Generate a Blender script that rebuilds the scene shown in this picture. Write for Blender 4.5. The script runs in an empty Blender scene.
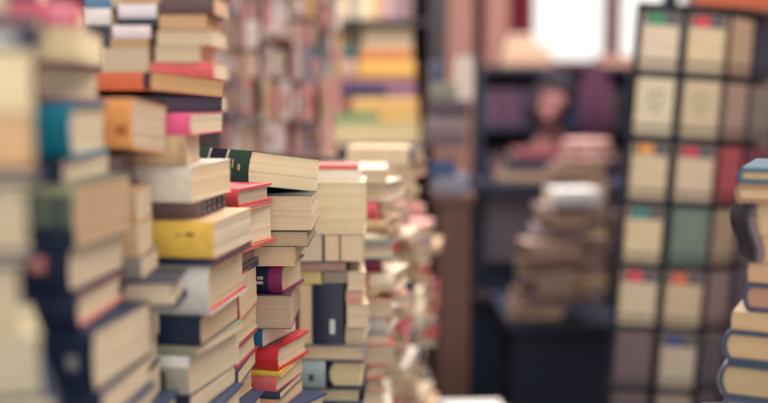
import bpy, bmesh, math, random
from mathutils import Vector, Matrix
R = random.Random(7)
sc = bpy.context.scene
COL = sc.collection
F, CX, CY = 1000.0, 384.0, 201.5
TP = 101.5 / 1000.0
PITCH = math.atan(TP)
CAMZ = 1.35

# ------------------------------------------------------------------ camera, world, light, exposure
cd = bpy.data.cameras.new('camera'); cam = bpy.data.objects.new('camera', cd); COL.objects.link(cam)
cam.location = (0, 0, CAMZ); cam.rotation_euler = (math.pi / 2 - PITCH, 0, 0)
cd.sensor_width = 36.0; cd.lens = 36.0 * F / 768.0
cd.clip_start = 0.02; cd.clip_end = 200
cd.dof.use_dof = True; cd.dof.focus_distance = 1.24
cd.dof.aperture_fstop = cd.lens / 31.0
sc.camera = cam
w = bpy.data.worlds.new('daylight'); sc.world = w; w.use_nodes = True
bg = w.node_tree.nodes['Background']; bg.inputs[0].default_value = (1.0, 0.965, 0.92, 1); bg.inputs[1].default_value = 1.25
sc.view_settings.view_transform = 'Standard'; sc.view_settings.look = 'None'
sc.view_settings.gamma = 1.0; sc.view_settings.use_curve_mapping = False
sc.view_settings.exposure = 0.32

def area(name, loc, rot, sx, sy, power, colr):
    l = bpy.data.lights.new(name, 'AREA'); l.shape = 'RECTANGLE'; l.size = sx; l.size_y = sy
    l.energy = power; l.color = colr
    o = bpy.data.objects.new(name, l); o.location = loc; o.rotation_euler = rot; COL.objects.link(o); return o
area('added_fill_light', (0.6, 1.2, 2.86), (0, 0, 0), 1.4, 1.0, 32, (1, .93, .82))  # added unseen fill that brightens the tops of the near stacks
area('added_fill_light', (0.3, 3.4, 2.86), (0, 0, 0), 1.4, 0.7, 120, (1, .93, .86))  # added unseen fill that brightens the back of the room

# ------------------------------------------------------------------ colour + materials
def lin(c):
    out = []
    for v in c:
        v = v / 255.0
        out.append(v / 12.92 if v <= .04045 else ((v + .055) / 1.055) ** 2.4)
    return (out[0], out[1], out[2], 1.0)

def mat_object(name, rough, kind):
    m = bpy.data.materials.new(name); m.use_nodes = True
    nt = m.node_tree; N = nt.nodes; Lk = nt.links; b = N['Principled BSDF']
    b.inputs['Roughness'].default_value = rough
    oi = N.new('ShaderNodeObjectInfo'); tc = N.new('ShaderNodeTexCoord')
    mix = N.new('ShaderNodeMix'); mix.data_type = 'RGBA'; mix.blend_type = 'MULTIPLY'
    Lk.new(oi.outputs['Color'], mix.inputs[6])
    if kind == 'pages':
        mp = N.new('ShaderNodeMapping'); mp.inputs['Scale'].default_value = (6, 6, 900)
        Lk.new(tc.outputs['Object'], mp.inputs[0])
        nz = N.new('ShaderNodeTexNoise'); nz.inputs['Scale'].default_value = 1.0; nz.inputs['Detail'].default_value = 3
        Lk.new(mp.outputs[0], nz.inputs['Vector'])
        cr = N.new('ShaderNodeValToRGB'); cr.color_ramp.elements[0].position = .3; cr.color_ramp.elements[1].position = .72
        cr.color_ramp.elements[0].color = (.76, .72, .66, 1); cr.color_ramp.elements[1].color = (1, 1, 1, 1)
        Lk.new(nz.outputs[0], cr.inputs[0])
        n2 = N.new('ShaderNodeTexNoise'); n2.inputs['Scale'].default_value = 35
        Lk.new(tc.outputs['Object'], n2.inputs['Vector'])
        c2 = N.new('ShaderNodeValToRGB'); c2.color_ramp.elements[0].position = .35; c2.color_ramp.elements[1].position = .65
        c2.color_ramp.elements[0].color = (.93, .88, .80, 1)
        Lk.new(n2.outputs[0], c2.inputs[0])
        m2 = N.new('ShaderNodeMix'); m2.data_type = 'RGBA'; m2.blend_type = 'MULTIPLY'; m2.inputs[0].default_value = 1
        Lk.new(cr.outputs[0], m2.inputs[6]); Lk.new(c2.outputs[0], m2.inputs[7])
        Lk.new(m2.outputs[2], mix.inputs[7])
        bp = N.new('ShaderNodeBump'); bp.inputs['Strength'].default_value = .15; bp.inputs['Distance'].default_value = .001
        Lk.new(nz.outputs[0], bp.inputs['Height']); Lk.new(bp.outputs[0], b.inputs['Normal'])
        mix.inputs[0].default_value = .42
    else:
        nz = N.new('ShaderNodeTexNoise'); nz.inputs['Scale'].default_value = 60; nz.inputs['Detail'].default_value = 6
        Lk.new(tc.outputs['Object'], nz.inputs['Vector'])
        cr = N.new('ShaderNodeValToRGB'); cr.color_ramp.elements[0].position = .35; cr.color_ramp.elements[1].position = .62
        cr.color_ramp.elements[0].color = (.78, .78, .80, 1); cr.color_ramp.elements[1].color = (1, 1, 1, 1)
        Lk.new(nz.outputs[0], cr.inputs[0]); Lk.new(cr.outputs[0], mix.inputs[7])
        mix.inputs[0].default_value = .5
    Lk.new(mix.outputs[2], b.inputs['Base Color'])
    return m
M_PAGE = mat_object('aged_paper', .9, 'pages')
M_COVER = mat_object('worn_cover_card', .45, 'cover')
M_CLOTH = mat_object('soft_cloth', .9, 'cover')
_mc = {}
def flat(name, rgb, rough=.6, scale=12, amt=.25, stretch=(1, 1, 1), metal=0):
    if name in _mc: return _mc[name]
    m = bpy.data.materials.new(name); m.use_nodes = True; nt = m.node_tree; N = nt.nodes
    b = N['Principled BSDF']; b.inputs['Roughness'].default_value = rough; b.inputs['Metallic'].default_value = metal
    tc = N.new('ShaderNodeTexCoord'); mp = N.new('ShaderNodeMapping'); mp.inputs['Scale'].default_value = stretch
    nt.links.new(tc.outputs['Object'], mp.inputs[0])
    nz = N.new('ShaderNodeTexNoise'); nz.inputs['Scale'].default_value = scale; nz.inputs['Detail'].default_value = 5
    nt.links.new(mp.outputs[0], nz.inputs['Vector'])
    cr = N.new('ShaderNodeValToRGB'); c = lin(rgb); e = cr.color_ramp.elements
    e[0].position = .3; e[1].position = .7
    e[0].color = (c[0] * (1 - amt), c[1] * (1 - amt), c[2] * (1 - amt), 1); e[1].color = c
    nt.links.new(nz.outputs[0], cr.inputs[0]); nt.links.new(cr.outputs[0], b.inputs['Base Color'])
    _mc[name] = m; return m

# ------------------------------------------------------------------ helpers
def P(px, py, Y):
    rx = (px - CX) / F; ry = (CY - py) / F
    c, s = math.cos(PITCH), math.sin(PITCH)
    dy = c + ry * s; dz = -s + ry * c
    return Vector((rx * Y / dy, Y, CAMZ + dz * Y / dy))
def Zat(py, Y): return P(CX, py, Y).z
def tag(o, label=None, cat=None, group=None, kind=None):
    if label: o['label'] = label
    if cat: o['category'] = cat
    if group: o['group'] = group
    if kind: o['kind'] = kind
    return o
def empty(name, M, label, cat, group=None):
    o = bpy.data.objects.new(name, None); COL.objects.link(o); o.matrix_world = M
    o.empty_display_size = .05
    return tag(o, label, cat, group)
def link(name, me, mat, parent=None, color=None):
    if mat and not me.materials: me.materials.append(mat)
    o = bpy.data.objects.new(name, me); COL.objects.link(o)
    if parent is not None: o.parent = parent
    if color: o.color = lin(color)
    return o
class MB:
    def __init__(s): s.v = []; s.f = []; s.sm = False
    def box(s, x0, x1, y0, y1, z0, z1, M=None):
        i = len(s.v)
        for x, y, z in ((x0,y0,z0),(x1,y0,z0),(x1,y1,z0),(x0,y1,z0),(x0,y0,z1),(x1,y0,z1),(x1,y1,z1),(x0,y1,z1)):
            p = Vector((x, y, z)); s.v.append(M @ p if M else p)
        for f in ((0,3,2,1),(4,5,6,7),(0,1,5,4),(1,2,6,5),(2,3,7,6),(3,0,4,7)): s.f.append([i + k for k in f])
        return s
    def extrude(s, prof, y0, y1, axis='y'):
        i = len(s.v); n = len(prof)
        for y in (y0, y1):
            for a, b in prof: s.v.append(Vector((a, y, b)) if axis == 'y' else Vector((a, b, y)))
        for k in range(n):
            s.f.append([i + k, i + (k + 1) % n, i + n + (k + 1) % n, i + n + k])
        s.f.append([i + k for k in range(n)][::-1]); s.f.append([i + n + k for k in range(n)])
        return s
    def tube(s, a, b, r, n=8, r2=None):
        a = Vector(a); b = Vector(b); d = (b - a).normalized(); r2 = r if r2 is None else r2
        t = Vector((0, 0, 1)) if abs(d.z) < .9 else Vector((1, 0, 0))
        u = d.cross(t).normalized(); v = d.cross(u)
        i = len(s.v)
        for p, rr in ((a, r), (b, r2)):
            for k in range(n):
                q = 2 * math.pi * k / n; s.v.append(p + u * math.cos(q) * rr + v * math.sin(q) * rr)
        for k in range(n): s.f.append([i + k, i + (k + 1) % n, i + n + (k + 1) % n, i + n + k])
        s.f.append([i + k for k in range(n)]); s.f.append([i + n + k for k in range(n)][::-1])
        return s
    def mesh(s, name='mesh', bev=0, smooth=False):
        me = bpy.data.meshes.new(name); me.from_pydata([tuple(p) for p in s.v], [], s.f); me.validate()
        bm = bmesh.new(); bm.from_mesh(me); bmesh.ops.recalc_face_normals(bm, faces=bm.faces)
        if bev: bmesh.ops.bevel(bm, geom=bm.edges[:], offset=bev, segments=2, affect='EDGES', clamp_overlap=True)
        if smooth:
            for f in bm.faces: f.smooth = True
        bm.to_mesh(me); bm.free(); return me
def obj(name, mb, mat, parent=None, color=None, bev=0, smooth=False):
    return link(name, mb.mesh(name, bev, smooth), mat, parent, color)

# ------------------------------------------------------------------ book meshes
# local frame: x from spine (0) to fore edge (W), y length (+-L/2), z thickness (0..T)
HT = .0028
def spine_x(z, T, bulge):
    q = 2 * z / T - 1
    return bulge * q * q
def cover_mesh(W, L, T, hard):
    t = HT if hard else .0009
    bulge = min(.010, T * .22) if hard else min(.003, T * .08)
    n = 8
    outer = [(W, T)] + [(spine_x(T * (1 - k / n), T, bulge), T * (1 - k / n)) for k in range(n + 1)] + [(W, 0)]
    inner = [(W, t)] + [(t + spine_x(t + (T - 2 * t) * k / n, T, bulge) , t + (T - 2 * t) * k / n) for k in range(n + 1)] + [(W, T - t)]
    m = MB(); prof = outer + inner
    i = 0; N = len(prof); half = len(outer)
    for y in (-L / 2, L / 2):
        for a, b in prof: m.v.append(Vector((a, y, b)))
    for k in range(N):
        m.f.append([k, (k + 1) % N, N + (k + 1) % N, N + k])
    for k in range(half - 1):          # end caps as a strip between outer and inner curve
        a, b = k, k + 1; c, d = N - 1 - (k + 1), N - 1 - k
        m.f.append([a, b, c, d]); m.f.append([N + d, N + c, N + b, N + a])
    return m.mesh('cover')
def pages_mesh(W, L, T, hard, rnd):
    t = HT if hard else .0009
    bulge = min(.010, T * .22) if hard else min(.003, T * .08)
    ov = .0032 if hard else .0006
    layers = max(3, min(12, int(T / .003)))
    m = MB(); h = (T - 2 * t) / layers
    for k in range(layers):
        z0 = t + h * k; z1 = z0 + h; zc = (z0 + z1) / 2
        j = rnd.uniform(0, .0009)
        xs = t + spine_x(zc, T, bulge) + .0003
        dip = (.003 * (1 - (2 * zc / T - 1) ** 2)) if hard else 0
        m.box(xs, W - ov - j - dip, -L / 2 + ov + rnd.uniform(0, .0007), L / 2 - ov - rnd.uniform(0, .0007), z0, z1)
    return m.mesh('pages')
def band_mesh(W, L, T, hard, y0, y1, z0=0.0, z1=1.0, off=.0004, spine=True):
    """a label / printed band that wraps the spine between fractions y0..y1 of the length"""
    bulge = min(.010, T * .22) if hard else min(.003, T * .08)
    m = MB(); n = 6
    out = [(-off + spine_x(T * (z0 + (z1 - z0) * k / n), T, bulge), T * (z0 + (z1 - z0) * k / n)) for k in range(n + 1)]
    inn = [(a + off * 1.2, b) for a, b in out][::-1]
    m.extrude(out + inn, -L / 2 + y0 * L, -L / 2 + y1 * L)
    return m.mesh('band')
def letters_mesh(W, L, T, hard, y0, y1, z0, z1, rnd, off=.0010):
    """worn unreadable print: a run of small strokes across the spine"""
    bulge = min(.010, T * .22) if hard else min(.003, T * .08)
    m = MB(); y = y0
    while y < y1:
        ww = rnd.uniform(.006, .014); a = z0 + rnd.uniform(0, .15) * (z1 - z0)
        x = spine_x(T * (z0 + z1) / 2, T, bulge)
        if rnd.random() > .12: m.box(x - off, x + .0002, -L / 2 + y * L, -L / 2 + (y + ww) * L, T * a, T * z1)
        y += ww + rnd.uniform(.003, .007)
    return m.mesh('letters')

def frame_matrix(origin, xdir, zdir):
    x = Vector(xdir).normalized(); z = Vector(zdir).normalized(); y = z.cross(x).normalized()
    M = Matrix.Identity(4)
    for i in range(3): M[i][0] = x[i]; M[i][1] = y[i]; M[i][2] = z[i]; M[i][3] = origin[i]
    return M
PAGE = (214, 196, 170)
def make_book(M, W, L, T, cc, label, hard=False, pc=PAGE, bands=(), letters=(), group=None, name=None, seed=None, edges=None, pattern=None):
    rnd = random.Random(seed if seed is not None else R.random())
    e = empty(name or ('hardback_book' if hard else 'paperback_book'), M, label, 'book', group)
    link('page_block', pages_mesh(W, L, T, hard, rnd), M_PAGE, e, pc)
    c = link('cover', cover_mesh(W, L, T, hard), M_COVER, e, cc)
    if edges:
        m = MB(); t = HT if hard else .0009
        for z in (t, T - t - .0022): m.box(.008, W - .001, -L / 2 + .0005, L / 2 - .0005, z, z + .0022)
        link('coloured_endpaper', m.mesh('ends'), M_COVER, e, edges)
    if pattern:
        m = MB(); nx = 5
        for i in range(nx):
            for j in range(2):
                cx_, cz_ = W * (.12 + .19 * i), T * (.30 + .4 * j); r = T * .15
                m.box(cx_ - r * .3, cx_ + r * .3, -L / 2 - .0006, -L / 2 + .0004, cz_ - r, cz_ + r); m.box(cx_ - r, cx_ + r, -L / 2 - .0006, -L / 2 + .0004, cz_ - r * .3, cz_ + r * .3)
        link('flower_pattern', m.mesh('pattern'), M_COVER, e, pattern)
    for (y0, y1, z0, z1, col, nm) in bands:
        link(nm, band_mesh(W, L, T, hard, y0, y1, z0, z1), M_COVER, e, col)
    for (y0, y1, z0, z1, col) in letters:
        link('spine_print', letters_mesh(W, L, T, hard, y0, y1, z0, z1, rnd), M_COVER, e, col)
    return e

def solve_yaw(xc, xr, Y, b):
    X = P(xc, 200, Y).x; 
    rx = (xr - CX) / F
    # X + b sin a = rx (Y + b cos a)
    A, B, C = b, -rx * b, rx * Y - X
    r = math.hypot(A, B); q = C / r
    q = max(-.98, min(.98, q))
    return math.asin(q) - math.atan2(B, A)

def front_book(D, yt, yb, xc, xr=None, sp='L', cc=(90, 90, 90), label='', b=.12, A=.18, a=None, hard=False,
               tilt=0, roll=0, pc=PAGE, bands=(), letters=(), group=None, zt=None, zb=None, edges=None, pattern=None, dy=0):
    """corner = nearest vertical edge at column xc; left face runs back to the left, right face to column xr"""
    D0 = D; c = P(xc, yt, D + dy)
    z1 = Zat(yt, D) if zt is None else zt; z0 = Zat(yb, D) if zb is None else zb
    D = D + dy
    T = z1 - z0 - .0004
    yaw = solve_yaw(xc, xr, D, b) if a is None else math.radians(a)
    U = Vector((-math.cos(yaw), math.sin(yaw), 0)); V = Vector((math.sin(yaw), math.cos(yaw), 0))
    C = Vector((c.x, D, z0))
    if sp == 'L':   W, L, wd, org = b, A, V, C + U * (A / 2)
    elif sp == 'R': W, L, wd, org = A, b, U, C + V * (b / 2)
    elif sp == 'l': W, L, wd, org = A, b, -U, C + U * A + V * (b / 2)
    else:           W, L, wd, org = b, A, -V, C + V * b + U * (A / 2)
    M = frame_matrix(org, wd, (0, 0, 1))
    if tilt or roll:
        T1 = Matrix.Translation(C) @ Matrix.Rotation(math.radians(-tilt), 4, U) @ Matrix.Rotation(math.radians(roll), 4, V) @ Matrix.Translation(-C)
        M = T1 @ M
    return make_book(M, W, L, T, cc, label, hard, pc, bands, letters, group, edges=edges, pattern=pattern)

def pile(D, entries, ybot, zfloor=None, fill=None):
    """entries top to bottom, each dict(yt=..., ...); contiguous in height"""
    for i, e in enumerate(entries):
        e = dict(e); yt = e.pop('yt'); yb = e.pop('yb', None)
        if yb is None: yb = entries[i + 1]['yt'] if i + 1 < len(entries) else ybot
        front_book(D, yt, yb, **e)
    if zfloor is not None:
        z = Zat(ybot, D); n = max(1, round((z - zfloor) / .038)); h = (z - zfloor) / n
        for k in range(n):
            f = dict(fill)
            col, cn = fill_cols[k % len(fill_cols)]
            f['cc'] = col
            f['label'] = cn + ' ' + ('hardback' if k % 2 == 0 else 'book') + ', ' + ('first', 'second', 'third', 'fourth', 'fifth', 'sixth', 'seventh', 'eighth', 'ninth', 'tenth', 'eleventh', 'twelfth')[k] + ' of the low books in ' + f.pop('where')
            front_book(D, 0, 0, zt=z - h * k, zb=z - h * (k + 1), hard=k % 2 == 0, **f)
fill_cols = [((60, 75, 110), 'blue'), ((190, 170, 130), 'tan'), ((150, 60, 60), 'dark red'), ((120, 130, 110), 'grey-green'), ((215, 210, 200), 'off-white'), ((50, 50, 60), 'charcoal')]

NAVY = (34, 46, 74); TEAL = (0, 122, 150); CREAM = (222, 206, 176)
TABLE1 = .895   # top of the front table
# ---- pile A : nearest, cut by the left frame edge; lower page colours greyed to paint shade
pile(.62, [
 dict(yt=-14, xc=2, xr=8, b=.11, sp='L', cc=(205, 190, 160), label='cream book end at the very top left corner of the photo', pc=PAGE),
 dict(yt=10, xc=40, xr=45, b=.11, sp='L', cc=(118, 84, 92), label='dusty mauve book second from top of the nearest left stack'),
 dict(yt=28, xc=33, xr=41, b=.10, sp='L', cc=NAVY, hard=True, bands=((.06, .14, .2, .8, (190, 190, 185), 'spine_label'),), label='navy book with pale spine mark near top of the nearest left stack'),
 dict(yt=50, xc=33, a=-22, b=.11, sp='r', cc=(212, 196, 160), label='thick cream page block under the navy book, nearest left stack', pc=(225, 208, 170)),
 dict(yt=113, xc=34, a=-22, b=.11, sp='r', cc=(150, 105, 70), label='tan book with warm brown page edges in the nearest left stack', pc=(208, 170, 128)),
 dict(yt=168, xc=44, a=-22, b=.11, sp='R', cc=NAVY, hard=True, label='thin navy book jutting out below the tan book, nearest left stack'),
 dict(yt=184, xc=27, a=-22, b=.11, sp='r', cc=(190, 175, 150), label='greyish cream page block halfway down the nearest left stack', pc=(190, 174, 148)),
 dict(yt=250, xc=34, a=-22, b=.11, sp='R', cc=(30, 42, 70), hard=True, label='dark blue slab painting the shaded gap between two cream ones, nearest left stack'),  # dark slab stands in for the shadow in the gap between books
 dict(yt=266, xc=20, a=-22, b=.11, sp='r', cc=(190, 175, 150), label='cream page block set back above the lowest book, nearest left stack', pc=(188, 172, 146)),
 dict(yt=334, xc=40, a=-22, b=.11, sp='r', cc=(200, 190, 160), label='greenish cream page block at the bottom left corner', pc=(182, 172, 148)),
 dict(yt=394, xc=60, a=-22, b=.11, sp='R', cc=(28, 40, 68), hard=True, label='dark navy book at the bottom of the nearest left stack'),
], 425, TABLE1, dict(xc=45, a=-18, b=.11, sp='R', where='the nearest left stack'))
# ---- pile B
pile(.755, [
 dict(yt=-20, xc=38, xr=47, b=.11, sp='L', cc=(30, 70, 90), label='dark teal book above the pink one, second stack from left'),
 dict(yt=2, xc=79, xr=85, b=.11, sp='L', cc=(226, 78, 106), label='rose pink book near the top of the second stack from left', bands=((.02, .12, .05, .95, (226, 130, 150), 'spine_label'),)),
 dict(yt=26, xc=80, xr=101, b=.11, sp='r', cc=(222, 205, 170), label='cream page block directly under the rose pink book', pc=(232, 212, 176)),
 dict(yt=61, xc=37, xr=101, b=.125, sp='L', cc=(146, 80, 104), label='plum-covered book with cream pages above the teal book', hard=True),
 dict(yt=102, xc=68, xr=107, b=.115, sp='L', cc=TEAL, hard=True, label='thick book with bright teal spine in the left stacks'),
 dict(yt=159, xc=62, xr=108, b=.115, sp='L', cc=NAVY, label='slimmer navy-spined book directly under the teal one'),
 dict(yt=184, xc=72, xr=130, b=.12, sp='L', cc=(112, 124, 112), hard=False, label='thick grey-green spined book with tan page edges below the teal book', pc=(190, 160, 128), bands=((.0, .9, .84, 1.0, (176, 184, 146), 'spine_band'), (.0, .9, .0, .34, (36, 54, 76), 'navy_spine_band'), (.05, .08, .34, .8, (64, 84, 84), 'spine_stripe'))),
 dict(yt=250, xc=68, xr=122, b=.12, sp='L', cc=(28, 42, 72), label='dark navy-spined book with a pink spot under the grey-green book', bands=((.10, .17, .45, .85, (220, 140, 130), 'spine_spot'),)),
 dict(yt=293, xc=76, xr=124, b=.12, sp='L', cc=(30, 42, 72), edges=(206, 120, 114), hard=True, label='navy book with salmon inner edges above the big dark navy book, second left stack'),
 dict(yt=333, xc=92, xr=150, b=.125, sp='L', cc=(26, 42, 70), hard=False, label='large dark navy-spined book with a pale dot near bottom left', bands=((.07, .12, .38, .62, (150, 150, 150), 'spine_dot'),)),
 dict(yt=394, xc=102, xr=150, b=.12, sp='L', cc=(30, 44, 72), label='navy book at the bottom of the second stack from left'),
], 425, TABLE1, dict(xc=92, a=6, b=.12, sp='L', where='the second stack from left'))
# ---- pile B2 : orange label
pile(.89, [
 dict(yt=97, yb=148, xc=130, xr=164, b=.085, A=.15, sp='L', cc=(246, 174, 106), tilt=-6, label='book with an orange spine and blank cream page edges', bands=((.03, .10, .25, .45, (196, 110, 60), 'spine_mark'),), pc=(208, 186, 162)),
 dict(yt=156, xc=119, xr=138, b=.085, A=.15, sp='L', cc=(116, 98, 98), hard=True, label='grey-brown book directly below the orange-spined one', pc=(120, 104, 110)),
 dict(yt=190, xc=136, xr=151, b=.08, A=.15, sp='L', cc=(198, 160, 126), label='tan book left of the yellow one, upper of two'),
 dict(yt=224, xc=138, xr=152, b=.08, A=.15, sp='L', cc=(206, 168, 130), label='tan book left of the yellow one, lower of two'),
 dict(yt=258, xc=141, xr=158, b=.08, A=.15, sp='L', cc=(132, 126, 124), label='grey book directly above the small navy-spined one'),
 dict(yt=280, xc=177, a=-4, A=.052, b=.07, sp='l', cc=(36, 46, 74), hard=True, label='small book with navy spine and cream pages in front of the white book'),
 dict(yt=309, xc=143, xr=158, b=.08, A=.15, sp='L', cc=(150, 110, 112), label='dull pink book under the small navy-spined one'),
 dict(yt=352, xc=140, xr=157, b=.08, A=.15, sp='L', cc=(120, 112, 118), label='mauve-grey book left of the white-spined book near the bottom'),
 dict(yt=380, xc=143, xr=160, b=.08, A=.15, sp='L', cc=(40, 50, 74), label='dark blue book at the bottom, left of the grey-labelled book'),
], 415, TABLE1, dict(xc=143, a=6, b=.08, A=.15, sp='L', where='the stack under the orange-spined book'))
# ---- pile C : yellow book
pile(.98, [
 dict(yt=71, xc=150, xr=222, b=.13, A=.19, sp='L', yb=90, cc=(206, 122, 94), tilt=-3, hard=False, label='orange-spined old book lying on top of the stack', pc=(200, 160, 116), bands=((.0, .045, .05, .95, (52, 52, 66), 'dark_spine_end'),)),
 dict(yt=96, xc=166, xr=222, b=.125, A=.20, sp='L', cc=(48, 46, 66), tilt=0, label='black soft-cover book under the orange-spined one', pc=(56, 54, 72)),  # near-black page colour carries the shadow of the underside
 dict(yt=113, xc=190, xr=222, b=.12, A=.18, sp='L', cc=(236, 96, 144), label='book with a hot pink spine', pc=(224, 208, 178)),
 dict(yt=135, xc=186, xr=199, b=.10, A=.18, sp='L', cc=(190, 156, 120), label='tan-spined book between the hot pink and the white one', bands=((.05, .2, .1, .9, (206, 176, 132), 'spine_label'),)),
 dict(yt=166, xc=190, xr=230, b=.13, A=.18, sp='L', cc=(232, 224, 208), label='white-spined book with cream page edges under the hot pink one', pc=(224, 200, 168)),
 dict(yt=203, dy=.03, xc=201, xr=226, b=.11, A=.18, sp='L', cc=(128, 106, 104), label='brown-grey book with dark patterned end above the yellow one', pc=(56, 50, 58), pattern=(150, 136, 134)),  # brown-grey cover colour has the shadow on tan paper mixed in
 dict(yt=222, xc=213, xr=251, b=.135, A=.19, sp='L', cc=(214, 172, 132), label='bright yellow-spined book with small dark lettering', pc=(214, 198, 176), bands=((0, 1, 0, 1, (238, 196, 88), 'yellow_spine'),), letters=((.09, .135, .60, .70, (70, 60, 40)), (.138, .19, .61, .67, (120, 98, 60)))),
 dict(yt=259, xc=212, xr=252, b=.14, A=.19, sp='L', cc=(30, 40, 70), label='thin navy layer directly under the yellow one', pc=(120, 100, 110)),  # thin dark layer between the yellow and white spines
 dict(yt=266, xc=207, xr=246, b=.15, A=.19, sp='L', cc=(222, 220, 214), hard=True, edges=(210, 70, 88), label='white-spined thick book with red inner edges under the yellow one', bands=((.11, .13, .38, .55, (120, 124, 126), 'spine_mark'),), pc=(208, 188, 158)),
 dict(yt=318, xc=200, xr=238, b=.13, A=.19, sp='L', cc=(24, 38, 66), label='dark navy glossy-spined book under the white-spined thick one', pc=(196, 172, 140)),
 dict(yt=347, xc=196, xr=244, b=.13, A=.19, sp='L', cc=(156, 160, 138), label='thin grey-green book above the grey-labelled book'),
 dict(yt=357, xc=188, xr=240, b=.14, A=.19, sp='L', cc=(186, 182, 168), label='grey-spined book with a white top band near the bottom', bands=((.0, 1.0, .72, .99, (250, 248, 244), 'white_band'), (.13, .19, .12, .6, (96, 92, 92), 'spine_mark'))),
 dict(yt=396, xc=190, xr=236, b=.13, A=.19, sp='L', cc=(40, 48, 72), label='dark blue book under the grey-spined one at the bottom'),
], 418, TABLE1, dict(xc=200, a=8, b=.13, A=.19, sp='L', where='the stack with the yellow book'))
# red inner edge on the white book, printed flowers end piece of brown book are parts made below

# ---- pile C2 : receding page ends between the yellow book and the tall paper stack
pile(1.135, [
 dict(yt=189, xc=237, xr=271, b=.095, A=.15, sp='L', cc=(206, 74, 84), hard=True, label='small red-edged book with recessed grey-cream pages', pc=(196, 178, 160)),  # grey-cream page colour includes the shade of the recessed pages
 dict(yt=208, xc=240, xr=273, b=.10, A=.15, sp='L', cc=(206, 128, 116), label='thin pink-edged booklet under the small red-edged book', pc=(200, 150, 140)),
 dict(yt=213, xc=232, xr=271, b=.10, A=.15, sp='L', cc=(214, 170, 130), label='thick tan book right of the yellow one', pc=(222, 204, 176)),
 dict(yt=249, xc=243, xr=276, b=.10, A=.15, sp='L', cc=(206, 96, 90), label='thin coral booklet right of the yellow one', pc=(214, 160, 140)),
 dict(yt=253, xc=237, xr=258, b=.09, A=.15, sp='L', cc=(120, 96, 92), hard=True, label='small shadowed brown-edged book under the coral booklet', pc=(156, 130, 116)),  # darker page colour paints the shadow in the recess
 dict(yt=271, xc=236, xr=259, b=.09, A=.15, sp='L', cc=(44, 76, 88), label='thin dark teal booklet beside the navy and crimson book', pc=(56, 84, 92)),
 dict(yt=277, tilt=4, xc=239, xr=257, b=.09, A=.15, sp='L', cc=(206, 84, 96), label='cream page block with a pink-red cover edge beside the crimson book', pc=(216, 190, 158)),
 dict(yt=322, tilt=4, xc=231, xr=257, b=.095, A=.15, sp='L', cc=(214, 204, 176), label='cream-covered book left of the bright red one', pc=(212, 190, 156)),
 dict(yt=350, tilt=4, xc=235, xr=258, b=.09, A=.15, sp='L', cc=(160, 66, 84), hard=True, label='maroon-edged book left of the bright red one', pc=(214, 192, 160)),
 dict(yt=372, tilt=4, xc=238, xr=256, b=.09, A=.15, sp='L', cc=(60, 72, 100), label='slate blue book left of the pink-covered one at the bottom', pc=(216, 192, 160)),
 dict(yt=388, xc=222, xr=252, b=.10, A=.15, sp='L', cc=(206, 186, 150), label='tan book at the bottom left of the pink-covered one', pc=(208, 180, 146)),
], 412, TABLE1, dict(xc=238, a=8, b=.09, A=.15, sp='L', where='the stack right of the yellow book'))
# ---- pile D : in focus
pile(1.245, [
 dict(yt=150, yb=185, xc=246, xr=317, b=.108, A=.175, sp='L', cc=(42, 96, 84), tilt=-8, label='thick paperback with a dark green spine on top of the focused stack', pc=(228, 210, 176),
      bands=((.31, .345, .0, 1, (236, 232, 216), 'white_stripe'), (.345, .58, .0, 1, (26, 36, 74), 'navy_band'), (.58, .615, .0, 1, (236, 232, 216), 'white_stripe'), (.12, .15, .40, .58, (220, 216, 190), 'spine_emblem'), (.22, .235, .44, .72, (220, 216, 190), 'spine_emblem'))),
 dict(yt=195, xc=312, a=0, A=.085, b=.16, sp='l', cc=(36, 42, 50), label='beige page block with a black cover under the green-spined paperback', pc=(214, 192, 162)),
 dict(yt=231, xc=308, a=0, A=.08, b=.15, sp='l', cc=(30, 66, 62), label='thin dark green covered book with greyish pages, focused stack', pc=(186, 162, 134)),
 dict(yt=247, xc=296, a=0, A=.08, b=.15, sp='R', cc=(216, 178, 138), label='beige book under the thin dark green covered one', pc=(206, 178, 146)),
 dict(yt=266, xc=281, xr=304, b=.10, A=.11, sp='L', cc=(128, 38, 84), label='book with a crimson and navy spine with small white marks', hard=True, pc=(216, 194, 162),
      bands=((.16, 1, .0, 1, (26, 30, 60), 'navy_spine_panel'),), letters=((.22, .34, .5, .62, (210, 206, 190)), (.22, .32, .34, .45, (210, 206, 190)))),
 dict(yt=295, xc=291, a=0, A=.08, b=.13, sp='l', cc=(90, 60, 80), label='brown shadowed page block under the crimson and navy book', pc=(182, 158, 138)),  # shadow is put into the brown page colour
 dict(yt=329, xc=262, xr=296, b=.105, A=.12, sp='L', cc=(40, 104, 140), label='book with blue spine and whitish page edges above the bright red one', pc=(224, 208, 190)),
 dict(yt=348, xc=277, xr=309, b=.105, A=.10, sp='L', cc=(208, 50, 62), hard=True, label='bright red book with cream pages in the focused stack', pc=(220, 200, 170)),
 dict(yt=372, xc=281, xr=304, b=.10, A=.11, sp='L', cc=(222, 184, 70), label='thin yellow-edged booklet under the bright red book', pc=(222, 198, 160)),
 dict(yt=377, xc=276, xr=303, b=.10, A=.11, sp='L', cc=(214, 104, 108), label='pink-covered book under the thin yellow-edged booklet', pc=(220, 198, 164)),
 dict(yt=392, xc=280, xr=302, b=.10, A=.11, sp='L', cc=(50, 54, 78), label='slate navy book near the bottom of the focused stack', pc=(220, 198, 164)),
 dict(yt=400, xc=276, xr=303, b=.10, A=.12, sp='L', cc=(206, 150, 120), label='salmon-edged book at the bottom of the focused stack', pc=(220, 196, 160)),
], 412, TABLE1, dict(xc=280, a=30, b=.10, A=.11, sp='L', where='the focused stack'))

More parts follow.
